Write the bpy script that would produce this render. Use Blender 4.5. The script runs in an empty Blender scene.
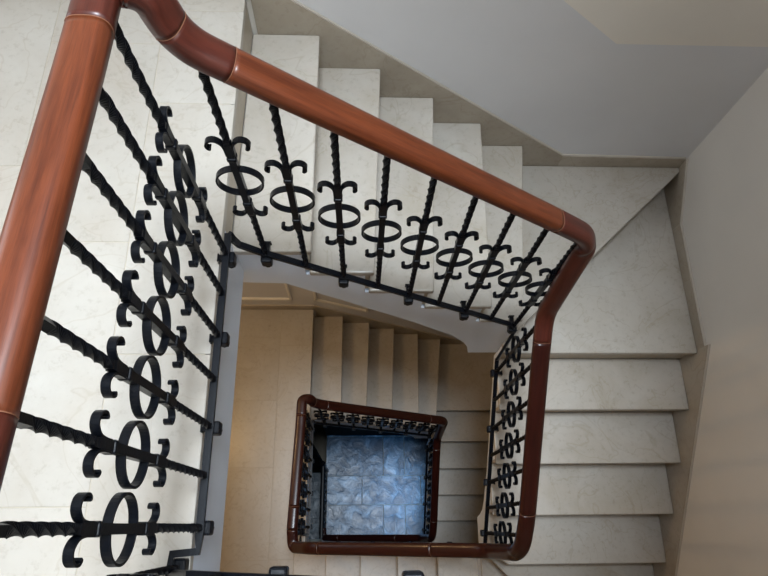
import bpy, bmesh, math, random
from mathutils import Vector, Matrix
random.seed(7)
C = bpy.context.scene
PI = math.pi
RS = 0.17            # riser
ST = 19 * RS         # storey height
FOC, PITCH, ROLL, YAW, CAMZ = 607.73, 0.3756, 0.0994, -0.1018, 1.5841

# ------------------------------------------------------------------ camera
cd = bpy.data.cameras.new('camera'); cam = bpy.data.objects.new('camera', cd)
C.collection.objects.link(cam); C.camera = cam
cd.sensor_fit = 'HORIZONTAL'; cd.sensor_width = 36; cd.lens = FOC / 768 * 36
cd.clip_start = 0.02
def rot_cam():
    cy, sy = math.cos(YAW), math.sin(YAW)
    Rz = Matrix(((cy, sy, 0), (-sy, cy, 0), (0, 0, 1)))
    B = Matrix(((1, 0, 0), (0, -1, 0), (0, 0, -1)))
    c, s = math.cos(PITCH), math.sin(PITCH)
    Rx = Matrix(((1, 0, 0), (0, c, s), (0, -s, c)))
    c, s = math.cos(ROLL), math.sin(ROLL)
    Rr = Matrix(((c, -s, 0), (s, c, 0), (0, 0, 1)))
    M = Rr @ Rx @ B @ Rz                      # world -> cv camera (x right, y down, z forward)
    F = Matrix(((1, 0, 0), (0, -1, 0), (0, 0, -1)))
    return (F @ M).transposed()
cam.matrix_world = Matrix.Translation((0, 0, CAMZ)) @ rot_cam().to_4x4()

# ------------------------------------------------------------------ world, lights, exposure
w = bpy.data.worlds.new('world'); C.world = w; w.use_nodes = True
w.node_tree.nodes['Background'].inputs[0].default_value = (0.6, 0.75, 1.0, 1)
w.node_tree.nodes['Background'].inputs[1].default_value = 0.5
C.view_settings.view_transform = 'Standard'; C.view_settings.look = 'None'
C.view_settings.gamma = 1; C.view_settings.use_curve_mapping = False
C.view_settings.exposure = 0.5
def area(name, loc, rot, sx, sy, power, col, spread=PI):
    l = bpy.data.lights.new(name, 'AREA'); l.shape = 'RECTANGLE'; l.size = sx; l.size_y = sy
    l.energy = power; l.color = col; l.spread = spread
    o = bpy.data.objects.new(name, l); C.collection.objects.link(o)
    o.location = loc; o.rotation_euler = rot
    return o
area('skylight_daylight', (0.10, 0.35, 4.45), (0, 0, 0), 0.95, 1.1, 240, (0.80, 0.90, 1.0))
area('landing_window_daylight', (-2.52, 0.85, 1.55), (0, -PI/2, 0), 1.2, 1.4, 18.5, (0.97, 0.985, 1.0))
area('lower_window_daylight', (-2.52, 0.75, 1.6 - ST), (0, -PI/2, 0), 0.5, 0.6, 1.0, (1.0, 0.9, 0.75))
def bulb(name, loc, power, col, rad=0.06):
    l = bpy.data.lights.new(name, 'POINT'); l.energy = power; l.color = col; l.shadow_soft_size = rad
    o = bpy.data.objects.new(name, l); C.collection.objects.link(o); o.location = loc
bulb('lower_landing_lamp', (-1.5, 0.9, -1.0), 17.0, (1.0, 0.64, 0.30))
area('ground_door_daylight', (0.93, 0.35, -5.95), (0, 0.95, 0), 0.5, 0.8, 4.5, (0.2, 0.52, 1.0), 1.8)

# ------------------------------------------------------------------ materials
def mat(name, col, rough=0.5, metal=0.0, spec=0.5, coat=0.0):
    m = bpy.data.materials.new(name); m.use_nodes = True
    b = m.node_tree.nodes['Principled BSDF']
    b.inputs['Base Color'].default_value = (*col, 1); b.inputs['Roughness'].default_value = rough
    b.inputs['Metallic'].default_value = metal; b.inputs['Specular IOR Level'].default_value = spec
    b.inputs['Coat Weight'].default_value = coat; b.inputs['Coat Roughness'].default_value = 0.12
    return m
class NT:
    def __init__(s, m): s.t = m.node_tree; s.b = s.t.nodes['Principled BSDF']
    def n(s, typ, **kw):
        x = s.t.nodes.new(typ)
        for k, v in kw.items():
            if k in x.inputs: x.inputs[k].default_value = v
            else: setattr(x, k, v)
        return x
    def l(s, a, b): s.t.links.new(a, b)
    def ramp(s, src, stops):
        r = s.n('ShaderNodeValToRGB'); e = r.color_ramp.elements
        while len(e) < len(stops): e.new(0.5)
        for q, (p, c) in zip(e, stops): q.position = p; q.color = (*c, 1)
        s.l(src, r.inputs[0]); return r
    def bump(s, h, strength, dist=0.01):
        b = s.n('ShaderNodeBump', Strength=strength, Distance=dist)
        s.l(h, b.inputs['Height']); s.l(b.outputs[0], s.b.inputs['Normal'])
def marble(name, a, b, c, rough=0.28, island=0.12, bumpy=0.0, scale=1.0):
    m = mat(name, a, rough); t = NT(m)
    tc = t.n('ShaderNodeNewGeometry')
    off = t.n('ShaderNodeVectorMath', operation='MULTIPLY'); off.inputs[1].default_value = (37, 11, 5)
    t.l(tc.outputs['Random Per Island'], off.inputs[0])
    add = t.n('ShaderNodeVectorMath', operation='ADD'); t.l(tc.outputs['Position'], add.inputs[0]); t.l(off.outputs[0], add.inputs[1])
    n1 = t.n('ShaderNodeTexNoise', Scale=3.2 * scale, Detail=6.0, Roughness=0.6, Distortion=0.6); t.l(add.outputs[0], n1.inputs['Vector'])
    r1 = t.ramp(n1.outputs['Fac'], [(0.22, c), (0.50, a), (0.80, b)])
    n2 = t.n('ShaderNodeTexNoise', Scale=38.0 * scale, Detail=5.0, Roughness=0.7); t.l(add.outputs[0], n2.inputs['Vector'])
    r2 = t.ramp(n2.outputs['Fac'], [(0.34, (0.80, 0.77, 0.73)), (0.45, (1, 1, 1)), (0.66, (1.04, 1.04, 1.04))])
    mx = t.n('ShaderNodeMix', data_type='RGBA', blend_type='MULTIPLY'); mx.inputs[0].default_value = 0.55
    t.l(r1.outputs[0], mx.inputs[6]); t.l(r2.outputs[0], mx.inputs[7])
    # thin dark and light veins
    n3 = t.n('ShaderNodeTexNoise', Scale=2.3 * scale, Detail=3.0, Distortion=2.2); t.l(add.outputs[0], n3.inputs['Vector'])
    r3 = t.ramp(n3.outputs['Fac'], [(0.488, (0, 0, 0)), (0.5, (1, 1, 1)), (0.512, (0, 0, 0))])
    mv = t.n('ShaderNodeMix', data_type='RGBA'); t.l(mx.outputs[2], mv.inputs[6])
    mv.inputs[7].default_value = (c[0]*0.8, c[1]*0.74, c[2]*0.64, 1)
    ml = t.n('ShaderNodeMath', operation='MULTIPLY'); ml.inputs[1].default_value = 0.30
    t.l(r3.outputs[0], ml.inputs[0]); t.l(ml.outputs[0], mv.inputs[0])
    # per slab tone
    mr = t.n('ShaderNodeMapRange'); mr.inputs[3].default_value = 1 - island; mr.inputs[4].default_value = 1.0
    t.l(tc.outputs['Random Per Island'], mr.inputs[0])
    mt = t.n('ShaderNodeMix', data_type='RGBA', blend_type='MULTIPLY'); mt.inputs[0].default_value = 1
    t.l(mv.outputs[2], mt.inputs[6]); t.l(mr.outputs[0], mt.inputs[7])
    t.l(mt.outputs[2], t.b.inputs['Base Color'])
    if bumpy: t.bump(n1.outputs['Fac'], bumpy, 0.02)
    return m
M = {}
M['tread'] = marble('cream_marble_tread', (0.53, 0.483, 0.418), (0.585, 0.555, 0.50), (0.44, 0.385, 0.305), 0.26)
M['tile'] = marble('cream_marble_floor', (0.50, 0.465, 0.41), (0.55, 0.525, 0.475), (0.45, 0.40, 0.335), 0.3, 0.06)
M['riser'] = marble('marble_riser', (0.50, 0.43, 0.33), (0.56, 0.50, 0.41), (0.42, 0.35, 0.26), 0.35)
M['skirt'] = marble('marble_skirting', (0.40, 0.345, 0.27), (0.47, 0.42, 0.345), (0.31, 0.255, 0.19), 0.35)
M['grout'] = mat('grout', (0.47, 0.42, 0.34), 0.9)
M['slab'] = marble('grey_stone_slab', (0.12, 0.175, 0.225), (0.52, 0.64, 0.73), (0.03, 0.048, 0.07), 0.27, 0.25, 0.6, 2.2)
def plaster(name, col, rough=0.6):
    m = mat(name, col, rough, spec=0.3); t = NT(m)
    g = t.n('ShaderNodeNewGeometry')
    n = t.n('ShaderNodeTexNoise', Scale=2.0, Detail=4.0); t.l(g.outputs['Position'], n.inputs['Vector'])
    r = t.ramp(n.outputs['Fac'], [(0.3, tuple(v*0.95 for v in col)), (0.7, tuple(min(1, v*1.04) for v in col))])
    t.l(r.outputs[0], t.b.inputs['Base Color'])
    n2 = t.n('ShaderNodeTexNoise', Scale=160.0, Detail=2.0); t.l(g.outputs['Position'], n2.inputs['Vector'])
    t.bump(n2.outputs['Fac'], 0.08, 0.002)
    return m
M['wall'] = plaster('off_white_wall_paint', (0.82, 0.775, 0.70))
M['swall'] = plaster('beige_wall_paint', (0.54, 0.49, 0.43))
M['dado'] = plaster('grey_dado_paint', (0.70, 0.70, 0.71), 0.42)
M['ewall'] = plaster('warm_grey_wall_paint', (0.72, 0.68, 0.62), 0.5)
M['string'] = plaster('pale_grey_string_paint', (0.80, 0.86, 0.95), 0.45)
M['trimw'] = mat('cream_trim', (0.86, 0.83, 0.76), 0.5)
M['sealant'] = mat('pale_sealant', (0.55, 0.50, 0.43), 0.6)
M['iron'] = mat('black_painted_iron', (0.0036, 0.0044, 0.0066), 0.33, 0.0, 0.16)
t = NT(M['iron']); g = t.n('ShaderNodeNewGeometry'); n = t.n('ShaderNodeTexNoise', Scale=220.0, Detail=3.0)
t.l(g.outputs['Position'], n.inputs['Vector']); t.bump(n.outputs['Fac'], 0.15, 0.002)
def wood(name, a, b, rough):
    m = mat(name, a, rough, spec=0.3, coat=0.08); t = NT(m)
    u = t.n('ShaderNodeUVMap'); mp = t.n('ShaderNodeMapping'); mp.inputs['Scale'].default_value = (6.0, 1.6, 1)
    t.l(u.outputs[0], mp.inputs[0])
    n = t.n('ShaderNodeTexNoise', Scale=3.0, Detail=8.0, Roughness=0.62, Distortion=0.3); t.l(mp.outputs[0], n.inputs['Vector'])
    r = t.ramp(n.outputs['Fac'], [(0.28, b), (0.5, a), (0.75, tuple(v*1.35 for v in a))])
    mp2 = t.n('ShaderNodeMapping'); mp2.inputs['Scale'].default_value = (60.0, 9.0, 1); t.l(u.outputs[0], mp2.inputs[0])
    n2 = t.n('ShaderNodeTexNoise', Scale=3.0, Detail=4.0); t.l(mp2.outputs[0], n2.inputs['Vector'])
    r2 = t.ramp(n2.outputs['Fac'], [(0.38, (0.72, 0.68, 0.66)), (0.55, (1, 1, 1))])
    mx = t.n('ShaderNodeMix', data_type='RGBA', blend_type='MULTIPLY'); mx.inputs[0].default_value = 0.6
    t.l(r.outputs[0], mx.inputs[6]); t.l(r2.outputs[0], mx.inputs[7]); t.l(mx.outputs[2], t.b.inputs['Base Color'])
    return m
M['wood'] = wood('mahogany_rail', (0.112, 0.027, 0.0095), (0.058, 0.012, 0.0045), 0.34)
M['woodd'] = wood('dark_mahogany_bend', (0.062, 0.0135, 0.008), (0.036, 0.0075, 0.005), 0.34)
M['wood_shade'] = wood('shaded_mahogany_rail', (0.028, 0.0058, 0.0038), (0.017, 0.0035, 0.0024), 0.28)  # same mahogany, with the shade down the well put into its colour
M['joint'] = mat('pale_glue_joint', (0.22, 0.095, 0.05), 0.6)
M['glass'] = mat('window_glass', (0.9, 0.95, 1.0), 0.05); M['glass'].node_tree.nodes['Principled BSDF'].inputs['Transmission Weight'].default_value = 1.0
M['frame'] = mat('white_window_frame', (0.75, 0.75, 0.73), 0.4)

# ------------------------------------------------------------------ helpers
def obj(name, bm, m, parent=None, smooth=False, kind=None, bevel=0.0, segs=2):
    bmesh.ops.recalc_face_normals(bm, faces=bm.faces)
    me = bpy.data.meshes.new(name); bm.to_mesh(me); bm.free()
    o = bpy.data.objects.new(name, me); C.collection.objects.link(o)
    for x in (m if isinstance(m, (list, tuple)) else [m]): me.materials.append(x)
    if smooth: me.shade_smooth()
    if parent: o.parent = parent
    if kind: o['kind'] = kind
    if bevel:
        md = o.modifiers.new('bevel', 'BEVEL'); md.width = bevel; md.segments = segs; md.limit_method = 'ANGLE'; md.angle_limit = math.radians(40)
    return o
def thing(name, label, cat, loc=(0, 0, 0), group=None):
    o = bpy.data.objects.new(name, None); C.collection.objects.link(o)
    o.location = loc; o['label'] = label; o['category'] = cat
    if group: o['group'] = group
    return o
def loft(bm, A, B, mi=0):
    """closed solid between two matching 3D polygons"""
    a = [bm.verts.new(p) for p in A]; b = [bm.verts.new(p) for p in B]; n = len(a)
    fs = [bm.faces.new(a), bm.faces.new(b[::-1])]
    for i in range(n): fs.append(bm.faces.new((a[i], b[i], b[(i+1) % n], a[(i+1) % n])))
    for f in fs: f.material_index = mi
def slab(bm, poly, z0, z1, mi=0): loft(bm, [(x, y, z0) for x, y in poly], [(x, y, z1) for x, y in poly], mi)
def box(bm, x0, x1, y0, y1, z0, z1, mi=0): slab(bm, [(x0, y0), (x1, y0), (x1, y1), (x0, y1)], z0, z1, mi)
def fillet(pts, rad):
    out = []
    n = len(pts)
    for i, p in enumerate(pts):
        r = rad[i] if isinstance(rad, (list, tuple)) else rad
        if i == 0 or i == n-1 or r <= 0: out.append(Vector(p)); continue
        p = Vector(p); a = Vector(pts[i-1]) - p; b = Vector(pts[i+1]) - p
        d = min(r, a.length*0.49, b.length*0.49)
        A = p + a.normalized()*d; B = p + b.normalized()*d
        for k in range(11):
            t = k/10; out.append(A*(1-t)**2 + p*2*t*(1-t) + B*t*t)
    return out
def dense(path, step=0.012):
    out = [path[0]]
    for a, b in zip(path, path[1:]):
        L = (b-a).length
        if L < 1e-6: continue
        k = max(1, int(L/step))
        for i in range(1, k+1): out.append(a.lerp(b, i/k))
    return out
def sweep(bm, path, prof, cap=True, up0=None, uv=True, v0=0.0, tangents=None):
    """sweep closed 2D profile (side, up) along a path"""
    n = len(path); rings = []; vs = []; L = v0
    uvl = bm.loops.layers.uv.verify() if uv else None
    side_prev = None
    for i, p in enumerate(path):
        if tangents: T = tangents[i]
        else: T = (path[min(i+1, n-1)] - path[max(i-1, 0)]).normalized()
        if up0 is not None: side = T.cross(up0)
        else: side = T.cross(Vector((0, 0, 1)))
        if side.length < 1e-4: side = side_prev
        side = side.normalized(); side_prev = side
        up = side.cross(T)
        rings.append([bm.verts.new(p + side*s + up*u) for s, u in prof])
        if i: L += (p - path[i-1]).length
        vs.append(L)
    m = len(prof)
    for i in range(n-1):
        for j in range(m):
            k = (j+1) % m
            f = bm.faces.new((rings[i][j], rings[i][k], rings[i+1][k], rings[i+1][j]))
            if uv:
                for lp, (uu, vv) in zip(f.loops, ((j/m, vs[i]), ((j+1)/m, vs[i]), ((j+1)/m, vs[i+1]), (j/m, vs[i+1]))): lp[uvl].uv = (uu, vv)
    if cap: bm.faces.new(rings[0][::-1]); bm.faces.new(rings[-1])
def rail_prof(w=0.066, h=0.050, n=28, grow=0.0):
    P = []
    for i in range(n):
        a = 2*PI*i/n; c, s = math.cos(a), math.sin(a)
        e = 2/2.6 if s > 0 else 2/3.6
        x = math.copysign(abs(c)**e, c)*(w/2+grow); y = math.copysign(abs(s)**e, s)*(h/2+grow)
        if s < -0.2: x *= 0.93
        P.append((x, y))
    return P
def rect_prof(w, h): return [(-w/2, -h/2), (w/2, -h/2), (w/2, h/2), (-w/2, h/2)]

# ------------------------------------------------------------------ shell
XW, XE, YN, YS = -2.60, 1.628, 1.702, -1.06      # wall faces
XT, YT = 1.616, 1.69                              # skirting faces (treads stop here)
ZB, ZTOP = -2*ST - 1.2, 4.5
def dado_wall_n():
    bm = bmesh.new()
    def quad(pts, mi): f = bm.faces.new([bm.verts.new(p) for p in pts]); f.material_index = mi
    # boundary line of the grey dado follows the stair, then runs level over the winder
    bx = 0.967; zb = -0.198; sl = 0.745; xl = -0.385; zl = zb + sl*(bx-xl)
    t = 0.12
    for k in (1, 0):
        o = k*ST
        lo = ZB if k == 0 else o - ST + zb   # handled below
    line = lambda o: [(XW, zl+o), (xl, zl+o), (bx, zb+o), (XE, zb+o)]
    segs = []
    # stack of bands: dado k from skirting of storey k up to the line, paint above up to the next storey's flight level
    lines = []
    for k in (-2, -1, 0, 1):
        o = k*ST
        base = [(XW, 0.0+o), (xl, 0.0+o), (bx, -1.02+o), (XE, -1.02+o)]
        lines.append((base, 0)); lines.append((line(o), 1))
    prev = [(XW, ZB), (xl, ZB), (bx, ZB), (XE, ZB)]; cur = 1
    for L, nxt in lines:
        for i in range(3):
            a, b = prev[i], prev[i+1]; c, d = L[i+1], L[i]
            if min(c[1]-b[1], d[1]-a[1]) > 1e-4:
                quad([(a[0], YN, a[1]), (b[0], YN, b[1]), (c[0], YN, c[1]), (d[0], YN, d[1])], 1 if nxt == 0 else 0)
        prev = L
    for i in range(3):
        a, b = prev[i], prev[i+1]
        quad([(a[0], YN, a[1]), (b[0], YN, b[1]), (b[0], YN, ZTOP), (a[0], YN, ZTOP)], 1)
    bmesh.ops.remove_doubles(bm, verts=bm.verts, dist=1e-5)
    # thickness behind
    r = bmesh.ops.solidify(bm, geom=list(bm.faces), thickness=-0.12)
    ys = [v.co.y for v in bm.verts]
    if min(ys) < YN - 0.01:
        for v in bm.verts:
            if v.co.y < YN - 0.01: v.co.y = YN + 0.12
    return bm
obj('wall_north', dado_wall_n(), [M['dado'], M['wall']], kind='structure')
# east wall
bm = bmesh.new(); box(bm, XE, XE+0.12, YS-0.12, YN+0.12, ZB, ZTOP)
obj('wall_east', bm, M['ewall'], kind='structure')
bm = bmesh.new(); box(bm, XW-0.12, XE+0.12, YS-0.12, YS, ZB, ZTOP)
obj('wall_south', bm, M['swall'], kind='structure')
# west wall with a window on each landing
def wall_w():
    bm = bmesh.new()
    rows = [(ZB, 1.0-ST, None), (1.0-ST, 2.3-ST, (0.2, 1.4)), (2.3-ST, 0.9, None), (0.9, 2.2, (0.1, 1.6)), (2.2, ZTOP, None)]
    for a, b, hole in rows:
        if hole:
            box(bm, XW-0.12, XW, YS, hole[0], a, b); box(bm, XW-0.12, XW, hole[1], YN, a, b)
        else: box(bm, XW-0.12, XW, YS, YN, a, b)
    return bm
obj('wall_west', wall_w(), M['swall'], kind='structure')
for k, (y0, y1, z0, z1) in enumerate([(0.1, 1.6, 0.9, 2.2), (0.2, 1.4, 1.0-ST, 2.3-ST)], 1):
    bm = bmesh.new(); f = 0.05
    box(bm, XW-0.10, XW-0.04, y0, y1, z0, z0+f); box(bm, XW-0.10, XW-0.04, y0, y1, z1-f, z1)
    for yy in (y0, (y0+y1)/2-f/2, y1-f): box(bm, XW-0.10, XW-0.04, yy, yy+f, z0+f, z1-f)
    o = obj('window_%d' % k, bm, M['frame'], kind='structure')
    bm = bmesh.new(); box(bm, XW-0.075, XW-0.070, y0+f, y1-f, z0+f, z1-f); obj('pane', bm, M['glass'], o)
# ceiling with the skylight opening
bm = bmesh.new()
box(bm, XW, -1.25, YS, YN, ZTOP, ZTOP+0.1); box(bm, 1.45, XE, YS, YN, ZTOP, ZTOP+0.1)
box(bm, -1.25, 1.45, YS, -0.7, ZTOP, ZTOP+0.1); box(bm, -1.25, 1.45, 1.4, YN, ZTOP, ZTOP+0.1)
obj('ceiling', bm, M['wall'], kind='structure')

# ------------------------------------------------------------------ stairs
OV, TH, RT = 0.018, 0.030, 0.014        # nosing overhang, tread slab, riser slab
YWELL, XWELL, YWS = 0.810, 0.676, -0.122  # tread ends at the well
TW = [-0.395, -0.16, 0.045, 0.270, 0.522, 0.690]      # nosing x at the well, top flight
TM = [-0.385, -0.158, 0.072, 0.301, 0.535, 0.769]     # nosing x at the wall
RY = [0.76 - 0.2384*i for i in range(5)]              # nosing y, right flight (W2 .. R4)
BX = [0.695 - 0.2317*i for i in range(6)]             # nosing x, bottom flight (W4 .. B5)
DI = (XWELL, 0.80); DO = (XT, 1.665)                  # winder diagonal of the top corner
EI = (0.702, -0.16); EO = (XT, -1.048)                # winder diagonal of the bottom corner
YSK = YS + 0.012
YQ = 1.030                                # nosing of the straight corner step one storey down
FACE_N, FACE_E, FACE_S, FACE_W = 0.816, 0.684, -0.130, -0.401   # painted string faces
def tread(par, poly, z, label=None):
    bm = bmesh.new(); slab(bm, poly, z-TH, z); o = obj('tread', bm, M['tread'], par, bevel=0.006, segs=3)
    if label: o['label'] = label
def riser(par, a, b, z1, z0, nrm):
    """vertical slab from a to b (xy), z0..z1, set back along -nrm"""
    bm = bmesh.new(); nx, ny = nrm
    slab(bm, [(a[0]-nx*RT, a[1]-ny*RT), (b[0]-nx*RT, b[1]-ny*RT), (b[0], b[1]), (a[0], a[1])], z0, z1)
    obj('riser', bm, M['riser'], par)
def xz(pts, y): return [(x, y, z) for x, z in pts]
def yz(pts, x): return [(x, y, z) for y, z in pts]
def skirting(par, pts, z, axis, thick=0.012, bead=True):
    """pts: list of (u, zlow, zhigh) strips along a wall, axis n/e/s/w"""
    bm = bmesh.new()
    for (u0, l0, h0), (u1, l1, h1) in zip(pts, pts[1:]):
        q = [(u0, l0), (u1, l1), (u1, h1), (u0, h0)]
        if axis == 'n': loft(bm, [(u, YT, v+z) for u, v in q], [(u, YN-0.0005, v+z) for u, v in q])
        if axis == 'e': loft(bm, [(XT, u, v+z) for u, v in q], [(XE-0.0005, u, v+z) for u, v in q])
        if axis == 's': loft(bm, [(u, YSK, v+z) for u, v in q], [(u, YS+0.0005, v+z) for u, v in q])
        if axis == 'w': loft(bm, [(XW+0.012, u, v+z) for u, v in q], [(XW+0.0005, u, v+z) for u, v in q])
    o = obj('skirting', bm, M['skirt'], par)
    if bead:
        bm = bmesh.new()
        for (u0, l0, h0), (u1, l1, h1) in zip(pts, pts[1:]):
            q = [(u0, h0), (u1, h1), (u1, h1+0.006), (u0, h0+0.006)]
            if axis == 'n': loft(bm, [(u, YT+0.003, v+z) for u, v in q], [(u, YN-0.0005, v+z) for u, v in q])
            if axis == 'e': loft(bm, [(XT+0.003, u, v+z) for u, v in q], [(XE-0.0005, u, v+z) for u, v in q])
        if len(bm.verts): obj('sealant_bead', bm, M['sealant'], o)
        else: bm.free()
def top_flight(z, label, group=None, detail=True):
    p = thing('stair_flight', label, 'staircase', (0.1, 1.2, z-5*RS))
    p2 = p; p2.location = (0, 0, 0)
    for i in range(1, 6):
        zi = z - i*RS
        bx0, bx1 = TW[i-1]-OV-RT, TM[i-1]-OV-RT
        bx0, bx1 = TW[i-1]-OV, TM[i-1]-OV
        tread(p, [(bx0, YWELL), (TW[i], YWELL), (TM[i], YT), (bx1, YT)], zi)
    square = z == -ST                      # this corner has a straight step instead of the winders
    if square: tread(p, [(TW[5]-OV+0.02, YQ), (XT, YQ), (XT, YT), (TM[5]-OV, YT)], z-6*RS)
    else: tread(p, [(TW[5]-OV, YWELL), (DI[0]+0.02, YWELL), (DO[0], DO[1]), (XT, YT), (TM[5]-OV, YT)], z-6*RS)
    for i in range(0, 6):
        zi = z - i*RS
        riser(p, (TW[i]-OV, FACE_N+0.004), (TM[i]-OV, YT), zi-TH, zi-RS, (1, 0))
    d = Vector((DO[0]-DI[0], DO[1]-DI[1])).normalized(); nn = (d.y, -d.x)
    s = OV*1.2
    if square: riser(p, (TW[5]-OV+0.02, YQ+OV), (XT, YQ+OV), z-6*RS-TH, z-7*RS, (0, -1))
    else: riser(p, (DI[0]+0.03-nn[0]*s, DI[1]+0.03-nn[1]*s), (DO[0]-0.01-nn[0]*s, DO[1]-0.01-nn[1]*s), z-6*RS-TH, z-7*RS, nn)
    # painted string and plastered underside
    bm = bmesh.new()
    bot = [(0.68, -1.385), (0.541, -1.385), (0.519, -1.279), (0.491, -1.206), (0.425, -1.10), (0.338, -1.008), (0.176, -0.848), (0.027, -0.717), (-0.063, -0.636), (-0.155, -0.556), (-0.224, -0.495), (-0.27, -0.455), (-0.455, -0.444)]
    def prof(T, e):
        q = [(T[0]-OV-RT, 0.0-TH-RS*0)]
        q = [(T[0]-OV-RT-0.0, -TH)]
        for i in range(1, 6):
            q.append((T[i-1]-OV-RT, -i*RS-TH)); q.append((T[i]-OV-RT, -i*RS-TH))
        q.append((T[5]-OV-RT, -6*RS-TH)); q.append((e, -6*RS-TH))
        return q
    A = prof(TW, 0.686) + [(0.686, -1.385)] + bot[1:]; B = prof(TM, 0.79) + [(0.79, -1.385)] + bot[1:]
    loft(bm, xz([(x, v+z) for x, v in A], FACE_N), xz([(x, v+z) for x, v in B], YT+0.005))
    slab(bm, [(0.640, YQ+0.033), (XT, YQ+0.033), (XT, YT), (0.640, YT)] if square else [(0.640, 0.83), (0.665, 0.83), (1.565, YT), (0.640, YT)], z-1.385, z-6*RS-TH)
    obj('stringer', bm, M['string'], p)
    hl = lambda x: -0.935 - 0.742*(x-0.99)
    skirting(p, [(TM[0]+0.0, -0.3, hl(-0.385)), (0.99, -1.3, -0.935), (XT, -1.3, -0.950)], z, 'n')
    return p
def right_flight(z, label):
    p = thing('stair_flight', label, 'staircase')
    square = z == -ST
    if square: tread(p, [(XWELL, RY[0]), (XT, RY[0]), (XT, YQ+OV), (XWELL, YQ+OV)], z-7*RS)
    else: tread(p, [(XWELL, YWELL-0.03), (XWELL, RY[0]), (XT, RY[0]), (XT, YT), (XT-0.06, YT), (XWELL, YWELL)], z-7*RS)
    tread(p, [(XWELL, -0.125), (0.775, RY[4]), (XT, RY[4]), (XT, RY[3]+OV), (XWELL, RY[3]+OV)], z-11*RS)
    for i in range(1, 4):
        tread(p, [(XWELL, RY[i]), (XT, RY[i]), (XT, RY[i-1]+OV), (XWELL, RY[i-1]+OV)], z-(7+i)*RS)
    tread(p, [(EI[0]-0.012, EI[1]+0.012), (EO[0], EO[1]), (XT, RY[4]+OV), (0.790, RY[4]+OV), (0.70, -0.130)], z-12*RS)
    for i in range(0, 5): riser(p, (FACE_E+0.004 if i < 4 else 0.80, RY[i]+OV), (XT, RY[i]+OV), z-(7+i)*RS-TH, z-(8+i)*RS, (0, -1))
    d = Vector((EO[0]-EI[0], EO[1]-EI[1])).normalized(); nn = (d.y, -d.x); s = OV
    riser(p, (EI[0]-nn[0]*s+0.02, EI[1]-nn[1]*s-0.02), (EO[0]-nn[0]*s-0.03, EO[1]-nn[1]*s+0.03), z-12*RS-TH, z-13*RS, nn)
    bm = bmesh.new()
    q = []
    q.append((FACE_N-0.004, -7*RS-TH))
    for i in range(5):
        q.append((RY[i]+OV+RT, -(7+i)*RS-TH)); q.append((RY[i]+OV+RT, -(8+i)*RS-TH))
    q += [(-0.124, -12*RS-TH), (-0.124, -2.20), (0.045, -2.195), (0.060, -2.10), (0.085, -2.02), (0.135, -1.955), (0.278, -1.82), (FACE_N-0.004, -1.43)]
    loft(bm, yz([(a, v+z) for a, v in q], FACE_E), yz([(a, v+z) for a, v in q], XT+0.005))
    slab(bm, [(FACE_E, FACE_N-0.004), (XT, FACE_N-0.004), (XT, YQ+OV), (FACE_E, YQ+OV)] if square else [(FACE_E, FACE_N-0.004), (XT, FACE_N-0.004), (XT, DO[1]-0.03)], z-1.43, z-7*RS-TH)
    slab(bm, [(0.755, -0.16), (XT, -0.16), (XT, EO[1]+0.05)], z-2.19, z-12*RS-TH)
    obj('stringer', bm, M['string'], p)
    sl = 0.70
    pts = [(YT, -1.4, -0.950), (1.42, -1.4, -1.118), (0.775, -1.42, -1.130)]
    skirting(p, pts, z, 'e')
    skirting(p, [(0.775, -1.42, -1.095), (-0.25, -2.2, -1.095-sl*1.025), (YSK, -2.7, -2.05)], z, 'e')
    return p
def bottom_flight(z, label):
    p = thing('stair_flight', label, 'staircase')
    tread(p, [(BX[0], YWS), (BX[0], YSK), (XT, YSK), (XT, EO[1]+0.04), (EI[0]+0.03, YWS), (EI[0], YWS)], z-13*RS)
    for i in range(1, 6):
        tread(p, [(BX[i], YSK), (BX[i-1]+OV, YSK), (BX[i-1]+OV, YWS), (BX[i], YWS)], z-(13+i)*RS)
    for i in range(0, 6): riser(p, (BX[i]+OV, YSK), (BX[i]+OV, FACE_S-0.004), z-(13+i)*RS-TH, z-(14+i)*RS, (-1, 0))
    bm = bmesh.new(); q = [(0.71, -13*RS-TH)]
    for i in range(6):
        q.append((BX[i]+OV+RT, -(13+i)*RS-TH)); q.append((BX[i]+OV+RT, -(14+i)*RS-TH))
    q = q[:-1] + [(BX[5]+OV+RT, -19*RS-0.37), (-0.30, -19*RS-0.20), (0.56, -2.62), (0.71, -2.50)]
    loft(bm, xz([(x, v+z) for x, v in q], FACE_S), xz([(x, v+z) for x, v in q], YSK-0.005))
    slab(bm, [(0.70, EI[1]-0.02), (0.71, YSK), (EO[0]-0.06, YSK)], z-2.5, z-13*RS-TH)
    obj('stringer', bm, M['string'], p)
    skirting(p, [(BX[5], -3.3, -3.08), (0.695, -2.4, -2.14), (XT, -2.4, -2.05)], z, 's')
    return p
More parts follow.
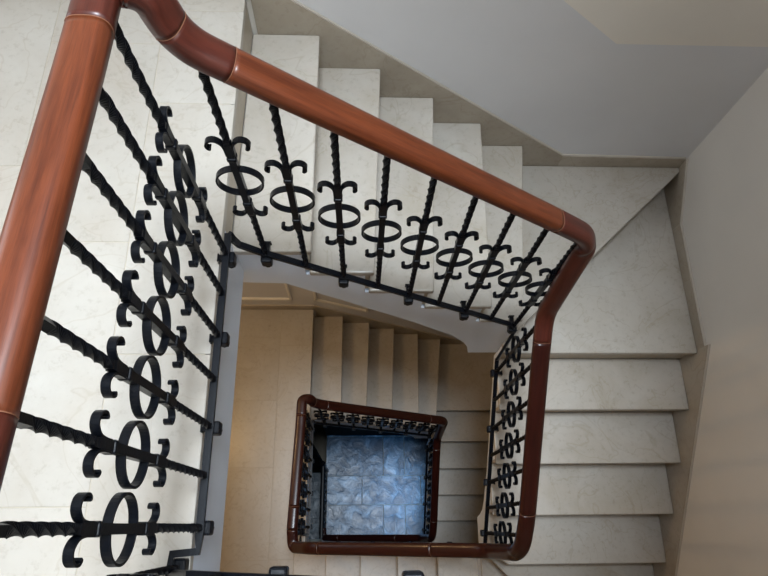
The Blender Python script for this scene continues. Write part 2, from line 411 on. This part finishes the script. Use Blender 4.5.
def landing(z, label):
    """marble floor of a landing on its slab"""
    bm = bmesh.new()
    rows = {0: [1.62, 1.24, 0.43, -0.38], 1: [1.475, 0.758, 0.05, -0.66], 2: [1.005, 0.30, -0.41], 3: [1.475, 0.758, 0.05, -0.66], 4: [1.0, 0.3, -0.4], 5: [1.475, 0.758, 0.05, -0.66], 6: [1.0, 0.3, -0.4]}
    if z < -1: rows[1] = [1.45, 0.93, 0.42, -0.22, -0.75]; rows[0] = [1.38, 0.55, -0.22, -0.8]
    xs = [-0.400, -0.660, -1.01, -1.36, -1.71, -2.06, -2.41, XW+0.012]; g = 0.0008
    for c in range(7):
        cuts = [YT] + rows[c] + [YSK]
        for y1, y0 in zip(cuts, cuts[1:]):
            x1 = xs[c]
            if c == 0 and y1 <= YWS+0.01: x1 = BX[5]+OV+0.0
            box(bm, xs[c+1]+g, x1-(g if c else 0), y0+g, y1-g, z-TH, z)
    o = obj('floor', bm, M['tile'], kind='structure', bevel=0.0015, segs=1); o['label'] = label
    bm = bmesh.new(); box(bm, XW+0.002, -0.414, YSK, YT, z-TH-0.001, z-0.0012); b = obj('grout', bm, M['grout'], o)
    bm = bmesh.new()
    box(bm, XW+0.002, FACE_W-0.018, YWS, FACE_N-0.001, z-0.345, z-TH-0.001); box(bm, XW+0.002, -0.4290, FACE_N-0.001, YT, z-0.37, z-TH-0.001); box(bm, XW+0.002, -0.434, YSK, YWS, z-0.37, z-TH-0.001)
    loft(bm, [(FACE_W-0.019, YWS, z-0.345), (FACE_W, YWS, z-0.345), (FACE_W, YWS, z-TH-0.001), (FACE_W-0.019, YWS, z-TH-0.001)],
             [(FACE_W-0.019, FACE_N-0.001, z-0.345), (FACE_W, FACE_N-0.001, z-0.345), (FACE_W, FACE_N-0.001, z-TH-0.001), (FACE_W-0.019, FACE_N-0.001, z-TH-0.001)])
    obj('slab_edge', bm, M['string'], o)
    skirting(o, [(XW+0.01, 0.0, 0.085), (-0.386, 0.0, 0.085)], z, 'n')
    skirting(o, [(YSK, 0.0, 0.085), (YT, 0.0, 0.085)], z, 'w', bead=False)
    return o
landing(0, 'upper landing floor of cream marble tiles at left')
landing(-ST, 'lower landing floor of cream marble tiles seen down the well')
landing(ST, 'landing of the storey above')
top_flight(0, 'cream marble stair flight descending right beside the grey dado wall, nearest the camera')
right_flight(0, 'cream marble stair flight down the right wall, starting at the diagonal corner step')
bottom_flight(0, 'cream marble stair flight along the bottom edge leading to the lower landing')
top_flight(-ST, 'shaded marble stair flight one storey below, under the pale curved stringer')
right_flight(-ST, 'dim marble steps one storey below, between the lower and the right-hand railing')
bottom_flight(-ST, 'dark marble flight two storeys down at the bottom of the well')
top_flight(ST, 'stair flight of the storey above, behind the camera, against the far wall')
right_flight(ST, 'stair flight of the storey above against the right wall')
bottom_flight(ST, 'stair flight climbing up from the upper landing along the bottom edge')
# rectangular mouldings on the lower wall
def moulding(n, pts):
    bm = bmesh.new()
    P = [Vector((x, YN-0.008, z)) for x, z in pts]
    for a, b in zip(P, P[1:]+P[:1]):
        d = (b-a).normalized()*0.009
        sweep(bm, [a-d, b+d], rect_prof(0.018, 0.018), up0=Vector((0, 1, 0)), uv=False)
    obj('trim_%d' % n, bm, M['trimw'], kind='structure')
moulding(1, [(-1.45, -2.975), (-0.565, -2.985), (-0.565, -2.42), (-1.45, -2.42)])
moulding(2, [(-0.366, -2.99), (0.048, -3.27), (0.048, -2.70), (-0.366, -2.42)])

# ------------------------------------------------------------------ ground floor
ZG = -2*ST
bm = bmesh.new()
ys = [YS+0.012, -0.45, -0.115, 0.25, 0.597, 1.08, YT+0.01]
for r_, (y0, y1) in enumerate(zip(ys, ys[1:])):
    xs = [-0.44, 0.02 + (0.27 if r_ % 2 == 0 else 0), 0.56 + (0.2 if r_ % 2 else 0), 1.15, XE-0.002]
    for x0, x1 in zip(xs, xs[1:]): box(bm, x0+0.003, x1-0.003, y0+0.003, y1-0.003, ZG-0.04, ZG)
    for x0, x1 in ((XW+0.002, -1.40), (-1.40, -0.95)): box(bm, x0+0.003, x1-0.003, y0+0.003, y1-0.003, ZG-0.04, ZG)
M['dark'] = mat('shade_black_panel', (0.005, 0.005, 0.005), 0.8, spec=0.05)  # for added black panels that stand in for the darkness around the well foot
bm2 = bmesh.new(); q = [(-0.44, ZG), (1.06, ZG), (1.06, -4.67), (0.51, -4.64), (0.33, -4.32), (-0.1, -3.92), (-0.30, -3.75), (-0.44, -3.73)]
loft(bm2, xz(q, 1.10), xz(q, 1.14)); obj('shade_panel_north', bm2, M['dark'], kind='structure')
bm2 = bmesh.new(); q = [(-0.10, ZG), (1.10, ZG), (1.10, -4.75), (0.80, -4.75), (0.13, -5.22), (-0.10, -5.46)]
loft(bm2, yz(q, 0.965), yz(q, 1.0)); obj('shade_panel_east', bm2, M['dark'], kind='structure')
bm2 = bmesh.new(); box(bm2, -0.945, -0.445, 0.70, 0.73, ZG-0.9, -3.68); obj('shade_panel_basement', bm2, M['dark'], kind='structure')  # added panel, black in place of the shade beyond the lowest steps
o = obj('floor', bm, M['slab'], kind='structure', bevel=0.003, segs=1); o['label'] = 'ground floor of blue-grey stone slabs at the foot of the well'
bm = bmesh.new(); box(bm, -0.44, XE-0.002, YS+0.002, YN-0.002, ZG-0.2, ZG-0.006); box(bm, XW+0.002, -0.95, YS+0.002, YN-0.002, ZG-0.2, ZG-0.006)
box(bm, -0.95, -0.44, YS+0.002, -0.14, ZG-0.2, ZG-0.006)
obj('grout', bm, M['grout'], o)
bm = bmesh.new(); box(bm, XW, XE, YS, YN, ZB-0.1, ZB); obj('floor', bm, M['grout'], kind='structure')['label'] = 'basement floor'
p = thing('stair_flight', 'bluish steps at the very bottom left of the well beside the black newel railing', 'staircase')
yy = [-0.137, 0.102, 0.347, 0.575, 0.695]
for i in range(4):
    bm = bmesh.new(); box(bm, -0.945, -0.445, yy[i]-0.02, yy[i+1], ZG-(i+1)*RS-TH, ZG-(i+1)*RS); obj('tread', bm, M['slab'], p, bevel=0.005)
    bm = bmesh.new(); box(bm, -0.945, -0.445, yy[i+1]-0.04, yy[i+1]-0.02, ZG-(i+2)*RS, ZG-(i+1)*RS-TH); obj('riser', bm, M['slab'], p)

# ------------------------------------------------------------------ railings
IR = M['iron']
def twisted_bar(z0, z1, t_lo, t_hi, s=0.0135):
    bm = bmesh.new(); n = int((z1-z0)/0.005); rings = []; ang = 0.0
    for i in range(n+1):
        z = z0 + (z1-z0)*i/n
        if t_lo[0] < z < t_lo[1] or t_hi[0] < z < t_hi[1]: ang += (z1-z0)/n/0.034*PI/2
        elif t_lo[1] <= z <= t_hi[0]: ang = round(ang/(PI/2))*PI/2
        c, sn = math.cos(ang), math.sin(ang)
        ss = s + (0.0028 if t_lo[1]+0.01 <= z <= t_hi[0]-0.01 else 0)
        rings.append([bm.verts.new((x*c-y*sn, x*sn+y*c, z)) for x, y in rect_prof(ss, ss)])
    for a, b in zip(rings, rings[1:]):
        for j in range(4): bm.faces.new((a[j], a[(j+1) % 4], b[(j+1) % 4], b[j]))
    bm.faces.new(rings[0][::-1]); bm.faces.new(rings[-1])
    return bm
def strip(pts, wid=0.014, th=0.0042, closed=False):
    """flat strip bent in the xz plane; wid along y"""
    bm = bmesh.new(); n = len(pts); rings = []
    for i in range(n):
        if closed: a, b = pts[i-1], pts[(i+1) % n]
        else: a, b = pts[max(i-1, 0)], pts[min(i+1, n-1)]
        d = Vector((b[0]-a[0], b[1]-a[1])).normalized(); nx, nz = -d.y, d.x
        x, z = pts[i]
        rings.append([bm.verts.new((x+nx*u, v, z+nz*u)) for u, v in ((-th/2, -wid/2), (th/2, -wid/2), (th/2, wid/2), (-th/2, wid/2))])
    m = n if closed else n-1
    for i in range(m):
        a, b = rings[i], rings[(i+1) % n]
        for j in range(4): bm.faces.new((a[j], a[(j+1) % 4], b[(j+1) % 4], b[j]))
    if not closed: bm.faces.new(rings[0][::-1]); bm.faces.new(rings[-1])
    return bm
def cane(sx, zs, z0, sc=1.0):
    ctrl = [(0.0085, 0.012), (0.0090, 0.036), (0.0130, 0.054), (0.0250, 0.066), (0.0380, 0.064), (0.0455, 0.053), (0.0455, 0.042), (0.0405, 0.036), (0.0380, 0.040)]
    P = []
    n = len(ctrl)
    for i in range(n-1):
        p0, p1, p2, p3 = ctrl[max(i-1, 0)], ctrl[i], ctrl[i+1], ctrl[min(i+2, n-1)]
        for k in range(4):
            t = k/4
            P.append(tuple(0.5*(2*p1[j] + (p2[j]-p0[j])*t + (2*p0[j]-5*p1[j]+4*p2[j]-p3[j])*t*t + (3*p1[j]-p0[j]-3*p2[j]+p3[j])*t**3) for j in (0, 1)))
    P.append(ctrl[-1])
    return [(x*sx*sc if i > 4 else x*sx, z0+zs*z*sc) for i, (x, z) in enumerate(P)]
def collar_bm(z, s=0.0225, h=0.014):
    bm = bmesh.new(); box(bm, -s/2, s/2, -s/2, s/2, z-h/2, z+h/2)
    bmesh.ops.bevel(bm, geom=list(bm.edges), offset=0.004, segments=2, affect='EDGES', profile=0.5); return bm
def bracket_bm(reach):
    """socket under the bottom bar with a pin into the stringer (towards +y local)"""
    bm = bmesh.new()
    box(bm, -0.0165, 0.0165, -0.020, 0.014, -0.052, -0.014)
    bmesh.ops.bevel(bm, geom=list(bm.edges), offset=0.005, segments=2, affect='EDGES', profile=0.5)
    box(bm, -0.013, 0.013, -0.016, 0.011, -0.060, -0.051)
    bmesh.ops.create_icosphere(bm, subdivisions=2, radius=0.014, matrix=Matrix.Translation((0, -0.003, -0.064)))
    box(bm, -0.006, 0.006, -0.006, 0.006, -0.02, 0.0)
    box(bm, -0.008, 0.008, 0.014, reach, -0.038, -0.022)
    box(bm, -0.011, 0.011, reach-0.004, reach, -0.041, -0.019)
    return bm
PROTO = {}
def proto(kind, hgt, zc, reach):
    key = (kind, hgt, zc, reach)
    if key in PROTO: return PROTO[key]
    def me(bm, smooth=False):
        bmesh.ops.recalc_face_normals(bm, faces=bm.faces)
        m = bpy.data.meshes.new('m'); bm.to_mesh(m); bm.free(); m.materials.append(IR)
        if smooth: m.shade_smooth()
        return m
    ring = [(0.0535*math.cos(a), zc+0.0535*math.sin(a)) for a in (2*PI*i/40 for i in range(40))]
    d = dict(bar=me(twisted_bar(-0.006, hgt, (0.012, zc-0.165), (zc+0.165, hgt-0.03))),
             ring=me(strip(ring, 0.0155, 0.0045, True)),
             c1=me(collar_bm(zc+0.098)), c2=me(collar_bm(zc-0.098)),
             s=[me(strip(cane(sx, zs, zc+zs*0.098, 1.0 if zs > 0 else 0.92))) for sx in (-1, 1) for zs in (1, -1)])
    if reach: d['bracket'] = me(bracket_bm(reach))
    PROTO[key] = d
    return d
def add(name, mesh, parent):
    o = bpy.data.objects.new(name, mesh); C.collection.objects.link(o); o.parent = parent; return o
def baluster(par, x, y, z, rz, hgt, zc, bracket, reach=0.050, lean=0.0):
    d = proto('b', round(hgt, 3), zc, reach if bracket else 0)
    b = add('baluster', d['bar'], par); b.location = (x, y, z); b.rotation_euler = (-lean, 0, rz)
    add('ring', d['ring'], b); add('collar', d['c1'], b); add('collar', d['c2'], b)
    for m in d['s']: add('scroll', m, b)
    if bracket: add('bracket', d['bracket'], b)
def bar_path(par, pts, rad=0.0):
    P = dense(fillet(pts, rad), 0.03)
    bm = bmesh.new(); sweep(bm, P, rect_prof(0.018, 0.012), uv=False); obj('bottom_rail', bm, IR, par)
PROF = rail_prof(); JP = rail_prof(grow=0.0006)
def handrail(par, pts, rad, joints, bends, tones=None):
    """joints: xyz points nearest to which the rail is cut; bends[i] says piece i is a darker bend"""
    P = dense(fillet(pts, rad), 0.012); n = len(P)
    T = [(P[min(i+1, n-1)] - P[max(i-1, 0)]).normalized() for i in range(n)]
    idx = [0] + sorted(min(range(n), key=lambda i: (P[i]-Vector(j)).length) for j in joints) + [n-1]
    for k, (a, b) in enumerate(zip(idx, idx[1:])):
        if b <= a: continue
        bm = bmesh.new(); sweep(bm, P[a:b+1], PROF, v0=k*3.7, tangents=T[a:b+1])
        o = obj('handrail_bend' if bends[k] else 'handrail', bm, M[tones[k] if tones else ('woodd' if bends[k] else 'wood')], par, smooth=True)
        if k and (P[a]-P[0]).length > 0.02:
            bm = bmesh.new(); q = [P[a]-T[a]*0.0005, P[a]+T[a]*0.0005]; sweep(bm, q, JP, uv=False, tangents=[T[a]]*2)
            obj('glue_joint', bm, M['joint'], o)
XL, YB, XR, YC = -0.372, 0.757, 0.648, -0.110     # railing planes: landing, top, right, bottom
hb = lambda x: -0.159 - 0.756*(x+0.167)            # bottom bar height, top flight
rb = lambda y: -1.435 - 0.725*(0.438-y)            # right flight
bb = lambda x: -2.235 - 0.735*(0.645-x)            # bottom flight
HT = 0.812
DT = 0.022
def railing(z, label, parts, group=None, YC=YC):
    p = thing('stair_railing', label, 'railing')
    if 'landing' in parts:
        bar_path(p, [(XL+0.001, YB+0.004, z+0.05), (XL, -0.05, z+0.05), (XL-0.058, -0.055, z+0.05), (XL-0.058, YC-0.012, z+0.05)])
        for k in range(7): baluster(p, XL, 0.0+0.1165*k, z+0.05, PI/2, 0.835, 0.475-0.0095*k, k % 2 == 0, 0.028, lean=0.0235*(6-k)/6)
    if 'top' in parts:
        bar_path(p, [(XL+0.004, YB+0.004, z+0.05), (XL+0.010, YB, z+0.025), (XL+0.020, YB, z+hb(XL+0.02)+0.01), (-0.30, YB, z+hb(-0.30)), (0.60, YB, z+hb(0.60)), (XR-0.012, YB-0.01, z+hb(XR)-0.02)])
        for k in range(9):
            x = -0.285+0.1133*k
            baluster(p, x, YB, z+hb(x), 0, HT+DT-0.015, 0.385+DT, k % 2 == 0)
    if 'right' in parts:
        bar_path(p, [(XR-0.012, YB-0.01, z+hb(XR)-0.02), (XR, 0.735, z+rb(0.735)), (XR, YC, z+rb(YC))])
        for k in range(7):
            y = 0.685-0.1205*k
            baluster(p, XR, y, z+rb(y), -PI/2, HT-0.015, 0.40, k % 2 == 0, 0.035)
    if 'bottom' in parts:
        bar_path(p, [(XR, YC, z+rb(YC)), (XR-0.03, YC, z+bb(XR-0.03)), (-0.33, YC, z+bb(-0.33)), (XL-0.058, YC-0.012, z-ST+0.05)])
        for k in range(9):
            if k == 8:
                if z < 1: break
                baluster(p, XL-0.046, YC, z-ST+0.05, PI, 0.86, 0.43, True, 0.024); break
            x = -0.258+0.1133*k
            baluster(p, x, YC, z+bb(x), PI, HT, 0.39, k % 2 == 1, 0.024)
    return p
def rail_top(z): # from landing start to right end
    return
def main_rail(p, z, tones, xn=0.0):
    pts = [(-0.4022, -0.010, z+0.9255), (-0.402, 0.00, z+0.925), (-0.395+xn, 0.60, z+0.890), (-0.392+xn, 0.765, z+0.886), (-0.332, 0.772, z+0.872), (-0.306, YB+0.004, z+0.775), (-0.20, YB, z+hb(-0.20)+HT+DT),
           (0.56, YB, z+hb(0.56)+HT+DT), (0.653, YB+0.004, z+hb(0.653)+HT+DT-0.01), (0.650, 0.692, z-0.435), (XR, 0.55, z+rb(0.55)+HT), (XR, 0.02, z+rb(0.02)+HT), (XR-0.002, YC+0.005, z+rb(YC)+HT-0.03), (XR-0.06, YC, z+bb(XR-0.06)+HT+0.02), (0.50, YC, z+bb(0.50)+HT),
           (-0.28, YC, z+bb(-0.28)+HT), (-0.396, YC, z-ST+0.905), (-0.4022, -0.010, z-ST+0.9255)]
    rad = [0, 0.04, 0, 0.075, 0.05, 0.05, 0.05, 0.05, 0.13, 0.06, 0.04, 0.05, 0.09, 0.06, 0.05, 0.06, 0.07, 0]
    joints = [(-0.386, 0.108, z+0.91), (-0.384, 0.668, z+0.91), (-0.318, 0.768, z+0.80), (-0.238, YB, z+0.72), (0.50, YB, z+0.13), (XR, 0.615, z-0.50), (XR, 0.08, z-0.96), (0.35, YC, z+bb(0.35)+HT), (-0.22, YC, z+bb(-0.22)+HT)]
    handrail(p, pts, rad, joints, [1, 0, 1, 1, 0, 1, 0, 1, 0, 1], tones)
r0 = railing(0, 'large black iron railing with mahogany handrail around the upper stairwell, nearest the camera', ('landing', 'top', 'right', 'bottom'))
main_rail(r0, 0, ['woodd', 'wood', 'woodd', 'woodd', 'wood', 'woodd', 'wood_shade', 'wood_shade', 'wood_shade', 'wood_shade'])
r1 = railing(-ST, 'small dark iron railing with shade-darkened handrail seen down the well, one storey below', ('landing', 'top', 'right', 'bottom'))
main_rail(r1, -ST, ['wood_shade']*10, 0.014)
r2 = railing(ST, 'black iron railing rising along the bottom edge towards the storey above', ('bottom',), YC=-0.085)
# its handrail is behind the camera's view but belongs to the place
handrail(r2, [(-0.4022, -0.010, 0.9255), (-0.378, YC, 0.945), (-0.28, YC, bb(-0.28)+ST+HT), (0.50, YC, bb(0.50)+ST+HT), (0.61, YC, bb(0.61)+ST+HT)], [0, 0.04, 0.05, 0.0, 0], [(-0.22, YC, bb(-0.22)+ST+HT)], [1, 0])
# ground railing with newel post
p = thing('newel_railing', 'black iron railing with end post beside the ground floor steps', 'railing')
bm = bmesh.new(); box(bm, -0.435, -0.405, 0.640, 0.675, ZG, ZG+1.0); bmesh.ops.create_icosphere(bm, subdivisions=2, radius=0.03, matrix=Matrix.Translation((-0.42, 0.657, ZG+1.02))); obj('newel_post', bm, IR, p)
bm = bmesh.new(); sweep(bm, [Vector((-0.42, 0.65, ZG+0.93)), Vector((-0.42, -0.12, ZG+0.93))], rail_prof(0.05, 0.04), uv=False); obj('handrail', bm, IR, p)
bm = bmesh.new(); box(bm, -0.428, -0.412, -0.12, 0.645, ZG+0.08, ZG+0.095); obj('bottom_rail', bm, IR, p)
for k in range(6): baluster(p, -0.42, -0.07+k*0.12, ZG+0.09, PI/2, 0.83, 0.42, False)
